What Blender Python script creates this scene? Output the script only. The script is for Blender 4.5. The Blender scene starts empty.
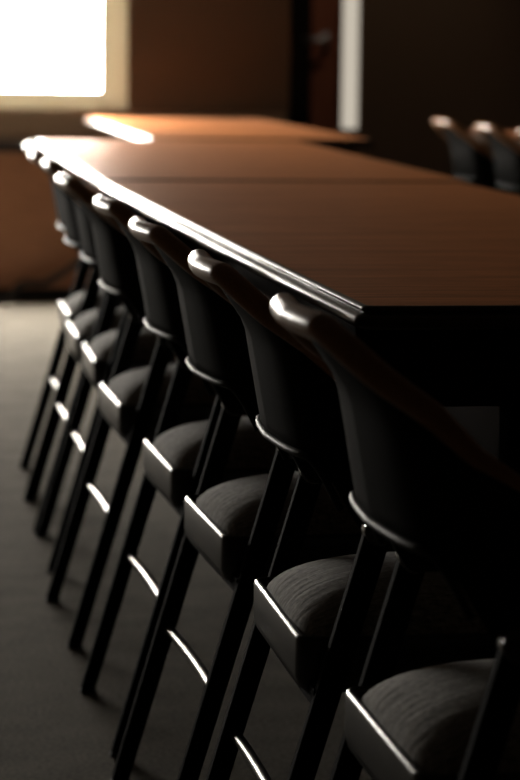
import bpy, bmesh, math, random
from mathutils import Vector, Matrix
random.seed(4)
SC = bpy.context.scene
S = .925        # everything below is laid out in one unit of S metres
COL = SC.collection

# ------------------------------------------------------------------ materials
def new_mat(name):
    m = bpy.data.materials.new(name); m.use_nodes = True
    nt = m.node_tree
    return m, nt, nt.nodes['Principled BSDF'], nt.nodes, nt.links

def plain(name, col, rough=0.5, metal=0.0, spec=0.5, bump=0.0, scale=300.0, var=0.15):
    """A single colour with a faint procedural mottling, so no surface is perfectly uniform."""
    m, nt, b, N, L = new_mat(name)
    tc = N.new('ShaderNodeTexCoord'); nz = N.new('ShaderNodeTexNoise')
    nz.inputs['Scale'].default_value = scale; nz.inputs['Detail'].default_value = 3
    L.new(tc.outputs['Object'], nz.inputs['Vector'])
    rp = N.new('ShaderNodeValToRGB')
    rp.color_ramp.elements[0].position = .3; rp.color_ramp.elements[1].position = .7
    rp.color_ramp.elements[0].color = tuple(c*(1-var) for c in col)+(1,)
    rp.color_ramp.elements[1].color = tuple(c*(1+var) for c in col)+(1,)
    L.new(nz.outputs['Fac'], rp.inputs['Fac']); L.new(rp.outputs['Color'], b.inputs['Base Color'])
    b.inputs['Roughness'].default_value = rough; b.inputs['Metallic'].default_value = metal
    b.inputs['Specular IOR Level'].default_value = spec
    if bump:
        bp = N.new('ShaderNodeBump'); bp.inputs['Strength'].default_value = bump
        bp.inputs['Distance'].default_value = .002
        L.new(nz.outputs['Fac'], bp.inputs['Height']); L.new(bp.outputs['Normal'], b.inputs['Normal'])
    return m

def wood(name, c0, c1, rough, grain=(4, 60, 60), spec=0.5, bump=.05, metal=0.0, coat=0.0):
    m, nt, b, N, L = new_mat(name)
    tc = N.new('ShaderNodeTexCoord'); mp = N.new('ShaderNodeMapping')
    mp.inputs['Scale'].default_value = grain
    L.new(tc.outputs['Object'], mp.inputs['Vector'])
    n1 = N.new('ShaderNodeTexNoise'); n1.inputs['Scale'].default_value = 1.0
    n1.inputs['Detail'].default_value = 6; n1.inputs['Roughness'].default_value = .65
    n1.inputs['Distortion'].default_value = .6
    L.new(mp.outputs['Vector'], n1.inputs['Vector'])
    n2 = N.new('ShaderNodeTexNoise'); n2.inputs['Scale'].default_value = 6.0
    n2.inputs['Detail'].default_value = 3
    L.new(mp.outputs['Vector'], n2.inputs['Vector'])
    mx = N.new('ShaderNodeMix'); mx.data_type = 'FLOAT'; mx.inputs[0].default_value = .35
    L.new(n1.outputs['Fac'], mx.inputs[2]); L.new(n2.outputs['Fac'], mx.inputs[3])
    rp = N.new('ShaderNodeValToRGB')
    rp.color_ramp.elements[0].position = .32; rp.color_ramp.elements[1].position = .68
    rp.color_ramp.elements[0].color = c0+(1,); rp.color_ramp.elements[1].color = c1+(1,)
    L.new(mx.outputs[0], rp.inputs['Fac']); L.new(rp.outputs['Color'], b.inputs['Base Color'])
    b.inputs['Roughness'].default_value = rough; b.inputs['Specular IOR Level'].default_value = spec
    b.inputs['Metallic'].default_value = metal; b.inputs['Specular Tint'].default_value = (1, .62, .38, 1) if metal else (1, 1, 1, 1); b.inputs['Coat Weight'].default_value = coat; b.inputs['Coat Roughness'].default_value = .36
    bp = N.new('ShaderNodeBump'); bp.inputs['Strength'].default_value = bump
    bp.inputs['Distance'].default_value = .001
    L.new(mx.outputs[0], bp.inputs['Height']); L.new(bp.outputs['Normal'], b.inputs['Normal'])
    return m

def fabric(name, c0, c1):
    m, nt, b, N, L = new_mat(name)
    tc = N.new('ShaderNodeTexCoord')
    n1 = N.new('ShaderNodeTexNoise'); n1.inputs['Scale'].default_value = 190; n1.inputs['Detail'].default_value = 4
    L.new(tc.outputs['Object'], n1.inputs['Vector'])
    mp = N.new('ShaderNodeMapping'); mp.inputs['Scale'].default_value = (70, 260, 70)
    L.new(tc.outputs['Object'], mp.inputs['Vector'])
    n2 = N.new('ShaderNodeTexNoise'); n2.inputs['Scale'].default_value = 1.0; n2.inputs['Detail'].default_value = 3
    L.new(mp.outputs['Vector'], n2.inputs['Vector'])
    mp3 = N.new('ShaderNodeMapping'); mp3.inputs['Scale'].default_value = (9, 60, 14)
    L.new(tc.outputs['Object'], mp3.inputs['Vector'])
    n3 = N.new('ShaderNodeTexNoise'); n3.inputs['Scale'].default_value = 1.0; n3.inputs['Detail'].default_value = 1
    L.new(mp3.outputs['Vector'], n3.inputs['Vector'])
    mx = N.new('ShaderNodeMix'); mx.data_type = 'FLOAT'; mx.inputs[0].default_value = .55
    L.new(n1.outputs['Fac'], mx.inputs[2]); L.new(n2.outputs['Fac'], mx.inputs[3])
    rp = N.new('ShaderNodeValToRGB')
    rp.color_ramp.elements[0].position = .36; rp.color_ramp.elements[1].position = .64
    rp.color_ramp.elements[0].color = c0+(1,); rp.color_ramp.elements[1].color = c1+(1,)
    L.new(mx.outputs[0], rp.inputs['Fac']); L.new(rp.outputs['Color'], b.inputs['Base Color'])
    b.inputs['Roughness'].default_value = .95; b.inputs['Specular IOR Level'].default_value = .1
    b.inputs['Sheen Weight'].default_value = .4; b.inputs['Sheen Roughness'].default_value = .5
    b1 = N.new('ShaderNodeBump'); b1.inputs['Strength'].default_value = .5; b1.inputs['Distance'].default_value = .0012
    b2 = N.new('ShaderNodeBump'); b2.inputs['Strength'].default_value = .22; b2.inputs['Distance'].default_value = .006
    L.new(mx.outputs[0], b1.inputs['Height']); L.new(n3.outputs['Fac'], b2.inputs['Height'])
    L.new(b1.outputs['Normal'], b2.inputs['Normal']); L.new(b2.outputs['Normal'], b.inputs['Normal'])
    return m

def carpet():
    m, nt, b, N, L = new_mat('carpet')
    tc = N.new('ShaderNodeTexCoord')
    n1 = N.new('ShaderNodeTexNoise'); n1.inputs['Scale'].default_value = 130; n1.inputs['Detail'].default_value = 4
    n2 = N.new('ShaderNodeTexNoise'); n2.inputs['Scale'].default_value = 9; n2.inputs['Detail'].default_value = 4
    L.new(tc.outputs['Object'], n1.inputs['Vector']); L.new(tc.outputs['Object'], n2.inputs['Vector'])
    mx = N.new('ShaderNodeMix'); mx.data_type = 'FLOAT'; mx.inputs[0].default_value = .35
    L.new(n1.outputs['Fac'], mx.inputs[2]); L.new(n2.outputs['Fac'], mx.inputs[3])
    rp = N.new('ShaderNodeValToRGB')
    rp.color_ramp.elements[0].position = .35; rp.color_ramp.elements[1].position = .65
    rp.color_ramp.elements[0].color = (.120, .108, .088, 1); rp.color_ramp.elements[1].color = (.275, .25, .208, 1)
    L.new(mx.outputs[0], rp.inputs['Fac']); L.new(rp.outputs['Color'], b.inputs['Base Color'])
    b.inputs['Roughness'].default_value = 1; b.inputs['Specular IOR Level'].default_value = .05
    bp = N.new('ShaderNodeBump'); bp.inputs['Strength'].default_value = .6; bp.inputs['Distance'].default_value = .004
    L.new(n1.outputs['Fac'], bp.inputs['Height']); L.new(bp.outputs['Normal'], b.inputs['Normal'])
    return m

def glow(name, col, strength):
    m = bpy.data.materials.new(name); m.use_nodes = True
    N, L = m.node_tree.nodes, m.node_tree.links; N.clear()
    e = N.new('ShaderNodeEmission'); e.inputs['Color'].default_value = col+(1,); e.inputs['Strength'].default_value = strength
    o = N.new('ShaderNodeOutputMaterial'); L.new(e.outputs[0], o.inputs[0])
    return m

def blind(name, col, trans):
    """Cream window shade border: lets part of the daylight behind it through."""
    m = bpy.data.materials.new(name); m.use_nodes = True
    N, L = m.node_tree.nodes, m.node_tree.links; N.clear()
    t = N.new('ShaderNodeBsdfTranslucent'); d = N.new('ShaderNodeBsdfDiffuse')
    t.inputs['Color'].default_value = col+(1,); d.inputs['Color'].default_value = (.5, .45, .33, 1)
    mx = N.new('ShaderNodeMixShader'); mx.inputs[0].default_value = trans
    o = N.new('ShaderNodeOutputMaterial')
    L.new(d.outputs[0], mx.inputs[1]); L.new(t.outputs[0], mx.inputs[2]); L.new(mx.outputs[0], o.inputs[0])
    return m

DAY = 62.0
M = dict(
    shell=plain('black_plastic_shell', (.011, .0105, .0098), .6, spec=0.008, bump=.04, scale=500),
    rail=plain('brown_lacquered_wood', (.34, .16, .07), .32, spec=.2),
    pan=plain('black_glossy_plastic', (.009, .0085, .008), .3, spec=.5),
    bar=plain('black_painted_metal', (.006, .0058, .0055), .75, spec=0.012),
    endcap=plain('glossy_black_end_cap', (.03, .029, .027), .25, spec=.9),
    rim=plain('black_satin_plastic_rim', (.009, .0087, .0083), .5, spec=.12),
    rod=plain('polished_dark_rod', (.16, .155, .145), .3, metal=.9),
    foot=plain('black_rubber', (.01, .01, .01), .8),
    cloth=fabric('grey_woven_fabric', (.075, .065, .053), (.36, .32, .262)),
    top=wood('brown_laminate', (.34, .135, .064), (.80, .345, .175), .60, (3, 40, 34), spec=.1, metal=.85, coat=.10),
    band=plain('dark_edge_band', (.06, .035, .022), .28, spec=.35),
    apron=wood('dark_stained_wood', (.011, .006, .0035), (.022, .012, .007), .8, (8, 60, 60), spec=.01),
    cabinet=wood('orange_brown_wood', (.39, .165, .08), (.52, .23, .115), .5, (5, 40, 12)),
    cabtop=plain('dark_brown_top', (.035, .02, .014), .5),
    lit_band=plain('lightened_wall_band', (.42, .28, .19), .8, spec=.2),  # lighter brown standing in for light on the wall band
    plinth=plain('black_plinth', (.01, .008, .007), .7),
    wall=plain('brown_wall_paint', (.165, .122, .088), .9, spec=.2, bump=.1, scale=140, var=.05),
    wall_dim=plain('brown_wall_paint_darkened', (.05, .034, .023), .9, spec=.2, scale=140, var=.05),  # wall paint darkened on the unseen walls to cut bounced light
    wall_lit=plain('brown_wall_paint_lightened', (.2, .13, .085), .9, spec=.2, bump=.1, scale=140, var=.05),  # same wall paint, lightened because little light reaches the recess
    ceil=plain('darkened_ceiling', (.07, .062, .052), .95, spec=.1, scale=40, var=.04),  # unseen ceiling coloured dark to hold back bounced light
    carpet=carpet(),
    door=wood('red_brown_door_wood', (.30, .09, .045), (.42, .14, .07), .5, (40, 40, 4)),
    darkglass=plain('dark_door_glass', (.004, .004, .004), .25),
    metal=plain('brushed_metal', (.62, .62, .62), .35, metal=1.0),
    sky=glow('overexposed_daylight', (1, .94, .85), DAY),
    side=glow('soft_daylight_through_sidelight', (.56, .50, .41), 1.0),
    frame=blind('cream_shade_border', (.80, .75, .62), .14),
    cable=plain('black_cable', (.012, .010, .009), .6),
)

# ------------------------------------------------------------------ mesh helpers
def link(name, bm, mat, parent=None, smooth=True, bevel=0, seg=3, sub=0, loc=None):
    bmesh.ops.recalc_face_normals(bm, faces=bm.faces)
    bmesh.ops.scale(bm, vec=(S, S, S), verts=bm.verts)
    me = bpy.data.meshes.new(name); bm.to_mesh(me); bm.free()
    me.materials.append(mat)
    for p in me.polygons: p.use_smooth = smooth
    o = bpy.data.objects.new(name, me); COL.objects.link(o)
    if parent: o.parent = parent
    if loc: o.location = loc
    if bevel:
        b = o.modifiers.new('bevel', 'BEVEL'); b.width = bevel*S; b.segments = seg; b.limit_method = 'ANGLE'
        b.harden_normals = True
    if sub:
        s = o.modifiers.new('sub', 'SUBSURF'); s.levels = sub; s.render_levels = sub
    return o

def box(bm, x0, x1, y0, y1, z0, z1):
    v = [bm.verts.new(p) for p in ((x0,y0,z0),(x1,y0,z0),(x1,y1,z0),(x0,y1,z0),(x0,y0,z1),(x1,y0,z1),(x1,y1,z1),(x0,y1,z1))]
    for f in ((0,3,2,1),(4,5,6,7),(0,1,5,4),(1,2,6,5),(2,3,7,6),(3,0,4,7)):
        bm.faces.new([v[i] for i in f])

def bm_box(*a):
    bm = bmesh.new(); box(bm, *a); return bm

def tube(bm, pts, rad, n=12):
    """Round tube along pts; rad is a number or one radius per point; capped ends."""
    pts = [Vector(p) for p in pts]; rings = []
    r = rad if isinstance(rad, (list, tuple)) else [rad]*len(pts)
    up = Vector((0, 0, 1))
    for i, p in enumerate(pts):
        t = (pts[min(i+1, len(pts)-1)] - pts[max(i-1, 0)]).normalized()
        u = up if abs(t.dot(up)) < .95 else Vector((1, 0, 0))
        a = t.cross(u).normalized(); b = a.cross(t)
        rings.append([bm.verts.new(p + (a*math.cos(k*2*math.pi/n) + b*math.sin(k*2*math.pi/n))*r[i]) for k in range(n)])
    for A, B in zip(rings, rings[1:]):
        for k in range(n): bm.faces.new((A[k], A[(k+1) % n], B[(k+1) % n], B[k]))
    bm.faces.new(list(reversed(rings[0]))); bm.faces.new(rings[-1])

def rrect(x0, x1, y0, y1, r, n=6):
    out = []
    for cx, cy, a0 in ((x1-r, y1-r, 0), (x0+r, y1-r, 90), (x0+r, y0+r, 180), (x1-r, y0+r, 270)):
        for k in range(n+1):
            a = math.radians(a0 + 90*k/n); out.append((cx+r*math.cos(a), cy+r*math.sin(a), math.cos(a), math.sin(a)))
    return out

def prism(bm, outline, z0, z1):
    lo = [bm.verts.new((p[0], p[1], z0)) for p in outline]; hi = [bm.verts.new((p[0], p[1], z1)) for p in outline]
    n = len(lo)
    for k in range(n): bm.faces.new((lo[k], lo[(k+1) % n], hi[(k+1) % n], hi[k]))
    bm.faces.new(list(reversed(lo))); bm.faces.new(hi)

def ring_sweep(bm, outline, prof):
    """Closed profile of (outward, z) pairs swept around an outline with normals."""
    rows = [[bm.verts.new((x+nx*o, y+ny*o, z)) for o, z in prof] for x, y, nx, ny in outline]
    n, m = len(rows), len(prof)
    for i in range(n):
        A, B = rows[i], rows[(i+1) % n]
        for k in range(m): bm.faces.new((A[k], B[k], B[(k+1) % m], A[(k+1) % m]))

def thing(name, label, cat, loc=(0, 0, 0), rz=0, group=None):
    o = bpy.data.objects.new(name, None); COL.objects.link(o); o.empty_display_size = .1
    o.location = [c*S for c in loc]; o.rotation_euler = (0, 0, rz)
    o['label'] = label; o['category'] = cat
    if group: o['group'] = group
    return o

def struct(o): o['kind'] = 'structure'; return o

def dup(root):
    r = root.copy(); COL.objects.link(r)
    for ch in list(root.children):
        c = ch.copy(); COL.objects.link(c); c.parent = r
        for g in list(ch.children):
            d = g.copy(); COL.objects.link(d); d.parent = c
    return r

def catmull(P, n=8):
    P = [Vector(p) for p in P]; out = []
    for i in range(len(P)-1):
        a, b, c, d = P[max(i-1, 0)], P[i], P[i+1], P[min(i+2, len(P)-1)]
        for k in range(n):
            t = k/n
            out.append(.5*((2*b)+(c-a)*t+(2*a-5*b+4*c-d)*t*t+(3*b-a-3*c+d)*t**3))
    out.append(P[-1]); return out

# ------------------------------------------------------------------ the chair
# local axes: +x towards the table, y along the row, origin on the floor under the rear rim of the seat
def leg_bar(bm, a, b, y, w0, w1, th, round_top):
    """Flat bar from a to b (x, z) in the plane y, width w0 -> w1, rounded upper end."""
    a, b = Vector(a), Vector(b); t = (b-a).normalized(); n = Vector((t.y, -t.x))
    pts = []
    pts += [a - n*w0/2, a + n*w0/2]
    if round_top:
        c = b - t*w1/2
        for k in range(9):
            an = math.pi*k/8
            pts.append(c + n*math.cos(an)*w1/2 + t*math.sin(an)*w1/2)
    else: pts += [b + n*w1/2, b - n*w1/2]
    pts[0].y = max(pts[0].y, 0.0); pts[1].y = max(pts[1].y, 0.0)
    if round_top or True:
        # cut the foot level with the floor
        for q in (0, 1): pts[q] = Vector((pts[q].x, 0.006))
    A = [bm.verts.new((p.x, y-th/2, p.y)) for p in pts]; B = [bm.verts.new((p.x, y+th/2, p.y)) for p in pts]
    m = len(A)
    for k in range(m): bm.faces.new((A[k], A[(k+1) % m], B[(k+1) % m], B[k]))
    bm.faces.new(A); bm.faces.new(list(reversed(B)))

def plan():
    """Half plan of the back shell, from the middle of the back to the front end of a wing."""
    half = catmull([(-.005, 0, 0), (-.001, .07, 0), (.005, .125, 0), (.015, .162, 0), (.037, .186, 0), (.075, .196, 0), (.125, .199, 0), (.20, .201, 0), (.235, .201, 0)], 6)
    return [Vector((p.x, -p.y, 0)) for p in reversed(half[1:])] + half

def top_z(x):
    """Height of the top edge of the shell: level across the back, falling in a soft S along the wings."""
    K = ((-1, .848), (.004, .848), (.02, .806), (.037, .775), (.06, .738), (.085, .717), (.103, .704), (.14, .668), (.18, .65), (.25, .63))
    for (a, za), (b, zb) in zip(K, K[1:]):
        if x <= b: return za + (zb-za)*(x-a)/(b-a)
    return K[-1][1]

def shell_bm():
    P = plan(); n = len(P); nv = 13; T = .011
    bm = bmesh.new(); outer, inner = [], []
    for i, p in enumerate(P):
        t = (P[min(i+1, n-1)]-P[max(i-1, 0)]).normalized(); nrm = Vector((t.y, -t.x, 0))   # points forward/inward
        if nrm.x < 0 and abs(p.y) < .1: nrm = -nrm
        if abs(p.y) >= .1 and nrm.y*p.y > 0: nrm = -nrm
        xf = p.x                                   # how far along the wing
        zt = top_z(xf) - max(0, xf-.19)*3.0
        s = min(1, max(0, (xf-.012)/.06)); s = s*s*(3-2*s)
        zb = .65 - .088*s
        zt = max(zt, zb+.02)
        ro, ri = [], []
        for k in range(nv):
            v = k/(nv-1); z = zb+(zt-zb)*v
            lean = -.004 - .19*(z-.65)             # recline of the back
            lean *= 1 - .55*s
            if z > .775: lean -= (z-.775)*.5*(1-s)
            q = Vector((p.x+lean, p.y*(1-.1*max(0, z-.65)/.18), z))
            ro.append(bm.verts.new(q)); ri.append(bm.verts.new(q+nrm*T))
        outer.append(ro); inner.append(ri)
    for S in (outer, inner):
        for A, B in zip(S, S[1:]):
            for k in range(nv-1): bm.faces.new((A[k], B[k], B[k+1], A[k+1]))
    for i in range(n-1):
        bm.faces.new((outer[i][0], inner[i][0], inner[i+1][0], outer[i+1][0]))
        bm.faces.new((outer[i][-1], outer[i+1][-1], inner[i+1][-1], inner[i][-1]))
    for i in (0, n-1):
        for k in range(nv-1): bm.faces.new((outer[i][k], outer[i][k+1], inner[i][k+1], inner[i][k]))
    return bm

def cap_bm():
    """Rolled top of the back: a thick rounded rail that overhangs the back and thins down the wings."""
    P = plan(); bm = bmesh.new(); pts, rad = [], []
    for p in P:
        if p.x > .19: continue
        s = min(1, max(0, (p.x-.012)/.08)); s = s*s*(3-2*s)
        z = top_z(p.x)
        lean = (-.004-.19*(z-.65))*(1-.55*s) - max(0, z-.775)*.5*(1-s)
        pts.append((p.x + lean - .005*(1-s) + .005*s, (p.y - math.copysign(.005*s, p.y))*(1-.1*max(0, z-.65)/.18), z))
        rad.append(.0135*(1-s)+.0075*s)
    tube(bm, pts, rad, 16)
    return bm

def rim_bm():
    P = plan(); bm = bmesh.new(); pts = []
    for p in P:
        if p.x > .05: continue
        s = min(1, max(0, (p.x-.012)/.06)); s = s*s*(3-2*s)
        z = .65-.088*s
        pts.append((p.x-.003*(1-s)-.003, p.y, z))
    tube(bm, pts, .0045, 10)
    return bm

def cushion_bm():
    bm = bmesh.new(); n = 30; x0, x1, hy = .006, .405, .168; z0 = .433
    cx, hx = (x0+x1)/2, (x1-x0)/2; V = []
    for i in range(n+1):
        row = []
        a = math.sin((i/n-.5)*math.pi)
        for j in range(n+1):
            b = math.sin((j/n-.5)*math.pi)
            x = a*math.sqrt(1-.10*b**4); y = b*math.sqrt(1-.10*a**4)
            h = max(0, (1-abs(a)**4.5)*(1-abs(b)**4.0))**.45
            z = z0 + .048*h + .018*(1-a*a)*(1-b*b)
            row.append(bm.verts.new((cx+hx*x, hy*y, z)))
        V.append(row)
    for i in range(n):
        for j in range(n): bm.faces.new((V[i][j], V[i+1][j], V[i+1][j+1], V[i][j+1]))
    edge = [V[i][0] for i in range(n)]+[V[n][j] for j in range(n)]+[V[i][n] for i in range(n, 0, -1)]+[V[0][j] for j in range(n, 0, -1)]
    bm.faces.new(edge)
    return bm

def pan_bm():
    """Open tray with a raised rounded lip; the cushion sits in it."""
    bm = bmesh.new(); out = rrect(0, .425, -.178, .178, .022)
    inn = [(x, y, -nx, -ny) for x, y, nx, ny in out]
    prof = [(-.018, .372), (-.004, .380), (0, .392), (0, .434), (-.0015, .4385), (-.005, .440), (-.0085, .4385), (-.010, .434), (-.010, .41), (-.03, .41)]
    rows = [[bm.verts.new((x+nx*o, y+ny*o, z)) for o, z in prof] for x, y, nx, ny in out]
    bmesh.ops.translate(bm, vec=(0, 0, .006), verts=bm.verts)
    n = len(rows)
    for i in range(n):
        A, B = rows[i], rows[(i+1) % n]
        for k in range(len(prof)-1): bm.faces.new((A[k], B[k], B[k+1], A[k+1]))
    bm.faces.new([r[0] for r in rows]); bm.faces.new([r[-1] for r in rows])
    return bm

def make_chair():
    t = thing('conference_chair', 'chair', 'chair')
    link('seat_pan', pan_bm(), M['pan'], t)
    link('seat_cushion', cushion_bm(), M['cloth'], t)['label'] = 'grey woven domed seat cushion'
    back = link('backrest', shell_bm(), M['shell'], t)
    link('top_rail', cap_bm(), M['rail'], back)
    link('lower_rim', rim_bm(), M['rim'], back)
    for s in (-1, 1):
        bm = bmesh.new(); leg_bar(bm, (-.086, 0), (.086, .586), s*.2135, .027, .030, .020, True)
        lg = link('leg', bm, M['bar'], t, smooth=False, bevel=.004)
        bm = bmesh.new(); tube(bm, [(.0822, s*.2135-.012, .574), (.0822, s*.2135+.012, .574)], .0175, 20)
        link('end_cap', bm, M['endcap'], lg, smooth=False, bevel=.003)
        link('foot_pad', bm_box(-.099, -.071, s*.2135-.011, s*.2135+.011, 0, .008), M['foot'], lg, smooth=False, bevel=.002)
        bm = bmesh.new(); leg_bar(bm, (.43, 0), (.345, .40), s*.16, .024, .034, .020, False)
        lg = link('leg', bm, M['bar'], t, smooth=False, bevel=.004)
        link('foot_pad', bm_box(.417, .444, s*.16-.011, s*.16+.011, 0, .008), M['foot'], lg, smooth=False, bevel=.002)
    bm = bmesh.new()
    tube(bm, [(-.014+.004*(1-(y/.2)**2), y, .237) for y in [-.21+.035*k for k in range(13)]], .0075, 12)
    link('stretcher', bm, M['rod'], t)
    bm = bmesh.new(); box(bm, .012, .036, -.216, .216, .372, .396)
    link('cross_bar', bm, M['bar'], t, smooth=False, bevel=.003)
    return t

ROW = 'black chairs along the left side of the long table'
chair = make_chair()
spots = [  # x, y, turn (deg), label
    (.496, 2.52, 1.0, 'nearest black chair of the row, its grey cushion cut by the bottom right corner'),
    (.484, 3.105, .2, 'second nearest black chair beside the long table, sharpest grey woven cushion'),
    (.478, 3.735, 2.2, 'third black chair from the front in the row beside the long table'),
    (.477, 4.32, 1.7, 'fourth black chair from the front in the row beside the long table'),
    (.470, 5.09, 1.4, 'fifth black chair from the front in the row beside the long table'),
    (.490, 5.81, -.6, 'third black chair from the far end of the row along the long table'),
    (.491, 6.29, -.5, 'second chair from the far end of the row beside the long table, blurred pale cushion'),
    (.511, 6.80, -.6, 'last black chair at the far end of the row, nearest the window'),
]
for i, (x, y, a, lab) in enumerate(spots):
    c = chair if i == 0 else dup(chair)
    c.location = (x*S, y*S, 0); c.rotation_euler = (0, 0, math.radians(a)); c['label'] = lab; c['group'] = ROW
for x, y, a, lab in [
    (2.15, 9.5, 2, 'leftmost of the three blurred black chairs beyond the table on the right side'),
    (2.165, 8.9, 1, 'middle of the three blurred black chairs beyond the table on the right side'),
    (2.175, 8.35, 0, 'rightmost blurred black chair beyond the table, cut by the right edge of the photo')]:
    c = dup(chair); c.location = (x*S, y*S, 0); c.rotation_euler = (0, 0, math.radians(a)); c['label'] = lab
    c['group'] = 'black chairs at the far table on the right'

# ------------------------------------------------------------------ tables
def table(x0, y0, w, d, rz, label, near=.3, far=.125):
    t = thing('conference_table', label, 'table', (x0, y0, 0), math.radians(rz), 'conference tables')
    out = rrect(0.006, w-.006, 0.006, d-.006, .012)
    bm = bmesh.new(); prism(bm, out, .776, .800)
    link('tabletop', bm, M['top'], t, smooth=False)
    prof = [(-.002, .799), (.0008, .8005), (.0035, .7995), (.0065, .7965), (.0065, .7945), (.0035, .7925), (.0038, .791),
            (.008, .7905), (.0125, .788), (.0150, .784), (.0150, .779), (.0125, .775), (.008, .772), (-.002, .771)]
    bm = bmesh.new(); ring_sweep(bm, out, prof)
    link('edge_banding', bm, M['band'], t)
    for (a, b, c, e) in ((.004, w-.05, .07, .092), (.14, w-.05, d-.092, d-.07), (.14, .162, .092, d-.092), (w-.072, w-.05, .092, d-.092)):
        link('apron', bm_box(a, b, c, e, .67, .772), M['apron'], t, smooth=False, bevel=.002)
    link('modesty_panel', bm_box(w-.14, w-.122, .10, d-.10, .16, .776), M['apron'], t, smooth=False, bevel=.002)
    for lx in (.278, w-.2):
        for ly in (near, d-far):
            lg = link('leg', bm_box(lx-.028, lx+.028, ly-.028, ly+.028, .012, .772), M['bar'], t, smooth=False, bevel=.006)
            link('foot_pad', bm_box(lx-.024, lx+.024, ly-.024, ly+.024, 0, .014), M['foot'], lg, smooth=False)
    return t
table(.590, 3.12, .83, 2.985, .8, 'long brown wooden conference table nearest the camera, its left edge shining', .30, .048)
table(.556, 6.175, .86, 2.67, -.5, 'brown conference table butted to the far end of the nearest table', .375)
table(.968, 9.02, .76, 2.62, 0, 'farthest brown table below the back wall, with a white shining left end')
table(2.265, 5.4, .95, 4.78, 0, 'dark table at the right behind the three blurred chairs')

# ------------------------------------------------------------------ cable
bm = bmesh.new()
tube(bm, catmull([(1.05, 11.60, .012), (1.03, 11.61, .24), (.94, 11.62, .176), (.86, 11.62, .125), (.79, 11.62, .088), (.70, 11.62, .085), (.66, 11.60, .05), (.63, 11.58, .012), (.45, 11.56, .012)], 8),   .016, 10)
cb = link('power_cable', bm, M['cable'])
cb['label'] = 'dark curved cable looping low in front of the orange-brown wall panel'; cb['category'] = 'cable'

# ------------------------------------------------------------------ the room
YW = 11.75; ZC = 2.9; XL, XR = -4.4, 5.6; YN = -3.0; YD = 13.6; XC = 1.873
struct(link('floor', bm_box(XL-.2, XR+.2, YN-.2, YD+.2, -.1, 0), M['carpet'], smooth=False))
struct(link('ceiling', bm_box(XL-.2, XR+.2, YN-.2, YD+.2, ZC, ZC+.1), M['ceil'], smooth=False))
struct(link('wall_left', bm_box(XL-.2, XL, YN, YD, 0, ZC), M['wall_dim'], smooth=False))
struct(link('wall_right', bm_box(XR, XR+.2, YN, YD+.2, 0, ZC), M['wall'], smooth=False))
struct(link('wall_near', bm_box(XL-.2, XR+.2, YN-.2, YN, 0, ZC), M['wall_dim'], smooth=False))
Z0, Z1 = .828, 1.55
W = [(-2.5, 1.163)]
bm = bmesh.new(); T = .2
box(bm, XL, W[0][0], YW, YW+T, 0, ZC); box(bm, W[0][1], XC, YW, YW+T, 0, ZC)
for a, b in W: box(bm, a, b, YW, YW+T, 0, Z0); box(bm, a, b, YW, YW+T, Z1, ZC)
box(bm, XC-.2, XC, YW+T, YD, 0, ZC)
struct(link('wall_back', bm, M['wall'], smooth=False))
for k, (a, b) in enumerate(reversed(W)):
    bm = bmesh.new(); fw, fh = .118, .082
    box(bm, a, a+fw, YW+.02, YW+.03, Z0, Z1); box(bm, b-fw, b, YW+.02, YW+.03, Z0, Z1)
    box(bm, a+fw, b-fw, YW+.02, YW+.03, Z0, Z0+fh); box(bm, a+fw, b-fw, YW+.02, YW+.03, Z1-fh, Z1)
    w = struct(link('window_%d' % (k+1), bm, M['frame'], smooth=False))
    link('pane', bm_box(a, b, YW+.12, YW+.13, Z0, Z1), M['sky'], w, smooth=False)
struct(link('trim_1', bm_box(XL, XC-.02, YW-.03, YW, .055, .645), M['cabinet'], smooth=False))
struct(link('trim_2', bm_box(XL, XC-.01, YW-.045, YW, .645, .69), M['cabtop'], smooth=False, bevel=.004))
struct(link('wall_band_lit', bm_box(XL, XC-.02, YW-.012, YW, .69, .823), M['lit_band'], smooth=False))  # added strip, brightens the wall below the window by its colour
struct(link('baseboard_back', bm_box(XL, XC-.01, YW-.045, YW, 0, .055), M['plinth'], smooth=False))

# recess beyond the corner: wall with the door and its sidelight
def at(px):   # X on the recess wall at the sight line of an image column
    return {290: 2.168, 312: 2.281, 340: 2.425, 341: 2.431, 360: 2.528}[px]*1.0
D0, D1, S0, S1 = 1.55, at(340), at(341), at(360)
bm = bmesh.new()
box(bm, XC, D0+.30, YD, YD+.15, 0, ZC); box(bm, S1, XR, YD, YD+.15, 0, ZC); box(bm, D0+.30, S1, YD, YD+.15, 2.1, ZC)
box(bm, S0, S1, YD, YD+.15, 0, .70)
struct(link('wall_recess', bm, M['wall_lit'], smooth=False))
dr = struct(link('door_1', bm_box(D0+.30, D1, YD+.03, YD+.075, .005, 2.1), M['door'], smooth=False, bevel=.004))
link('vision_panel', bm_box(D0+.45, at(312), YD+.024, YD+.034, .35, 1.95), M['darkglass'], dr, smooth=False)
bm = bmesh.new()
box(bm, D1-.088, D1-.052, YD+.018, YD+.031, 1.09, 1.19)
tube(bm, [(D1-.07, YD+.03, 1.15), (D1-.07, YD-.035, 1.15), (D1-.085, YD-.045, 1.15), (D1-.20, YD-.045, 1.145)], .015, 12)
link('door_handle', bm, M['metal'], dr)
sl = struct(link('window_3', bm_box(S0-.008, S0+.006, YD, YD+.1, .70, 2.1), M['door'], smooth=False))
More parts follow.
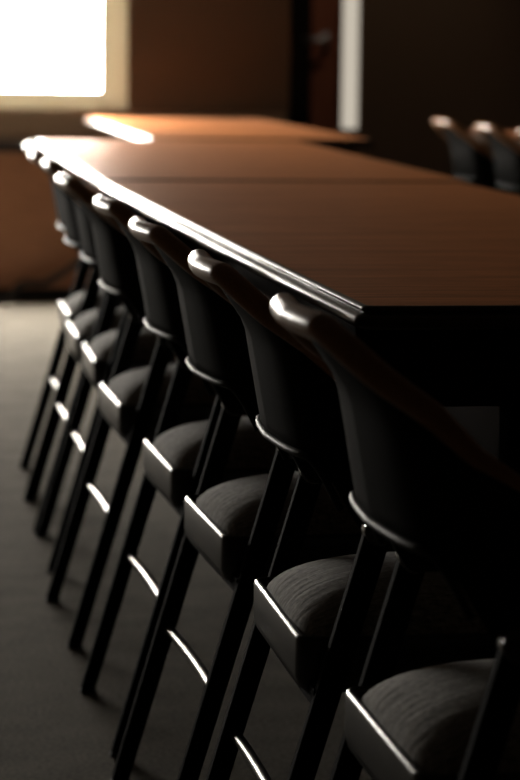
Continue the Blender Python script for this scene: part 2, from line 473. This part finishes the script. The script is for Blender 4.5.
link('pane', bm_box(S0+.004, S1, YD+.05, YD+.06, .70, 2.1), M['side'], sl, smooth=False)

# added spot without a fixture, brightens the door in the recess
sp = bpy.data.lights.new('door_fill_spot', 'SPOT'); sp.energy = 9; sp.color = (1, .85, .68); sp.spot_size = math.radians(70); sp.spot_blend = .8; sp.shadow_soft_size = .06
so = bpy.data.objects.new('door_fill_spot', sp); COL.objects.link(so)
so.location = (2.62*S, 12.6*S, 2.85*S); so.rotation_euler = Vector((-.15, .95, -1.55)).to_track_quat('-Z', 'Y').to_euler()

# ------------------------------------------------------------------ world, camera, view
w = bpy.data.worlds.new('world'); SC.world = w; w.use_nodes = True
w.node_tree.nodes['Background'].inputs['Color'].default_value = (.6, .7, .85, 1)
w.node_tree.nodes['Background'].inputs['Strength'].default_value = .02

yaw, pit, rol = 0.14852294536, 0.12564963614, math.radians(.7)
F = Vector((math.sin(yaw)*math.cos(pit), math.cos(yaw)*math.cos(pit), -math.sin(pit)))
r0 = Vector((math.cos(yaw), -math.sin(yaw), 0)); u0 = r0.cross(F)
R = r0*math.cos(rol)+u0*math.sin(rol); U = u0*math.cos(rol)-r0*math.sin(rol)
cam = bpy.data.cameras.new('camera'); co = bpy.data.objects.new('camera', cam); COL.objects.link(co)
co.matrix_world = Matrix(((R.x, U.x, -F.x, 0), (R.y, U.y, -F.y, 0), (R.z, U.z, -F.z, 1.10*S), (0, 0, 0, 1)))
cam.sensor_fit = 'AUTO'; cam.sensor_width = 36; cam.lens = 2700*36/780
cam.clip_start = .05; cam.clip_end = 60
cam.dof.use_dof = True; cam.dof.focus_distance = 3.25*S; cam.dof.aperture_fstop = 6.8; cam.dof.aperture_blades = 0
SC.camera = co
vs = SC.view_settings
vs.view_transform = 'Standard'; vs.look = 'None'; vs.gamma = 1; vs.exposure = 0; vs.use_curve_mapping = False
SC.cycles.max_bounces = 12; SC.cycles.diffuse_bounces = 6
SC.cycles.use_denoising = True
SC.cycles.sample_clamp_indirect = 6
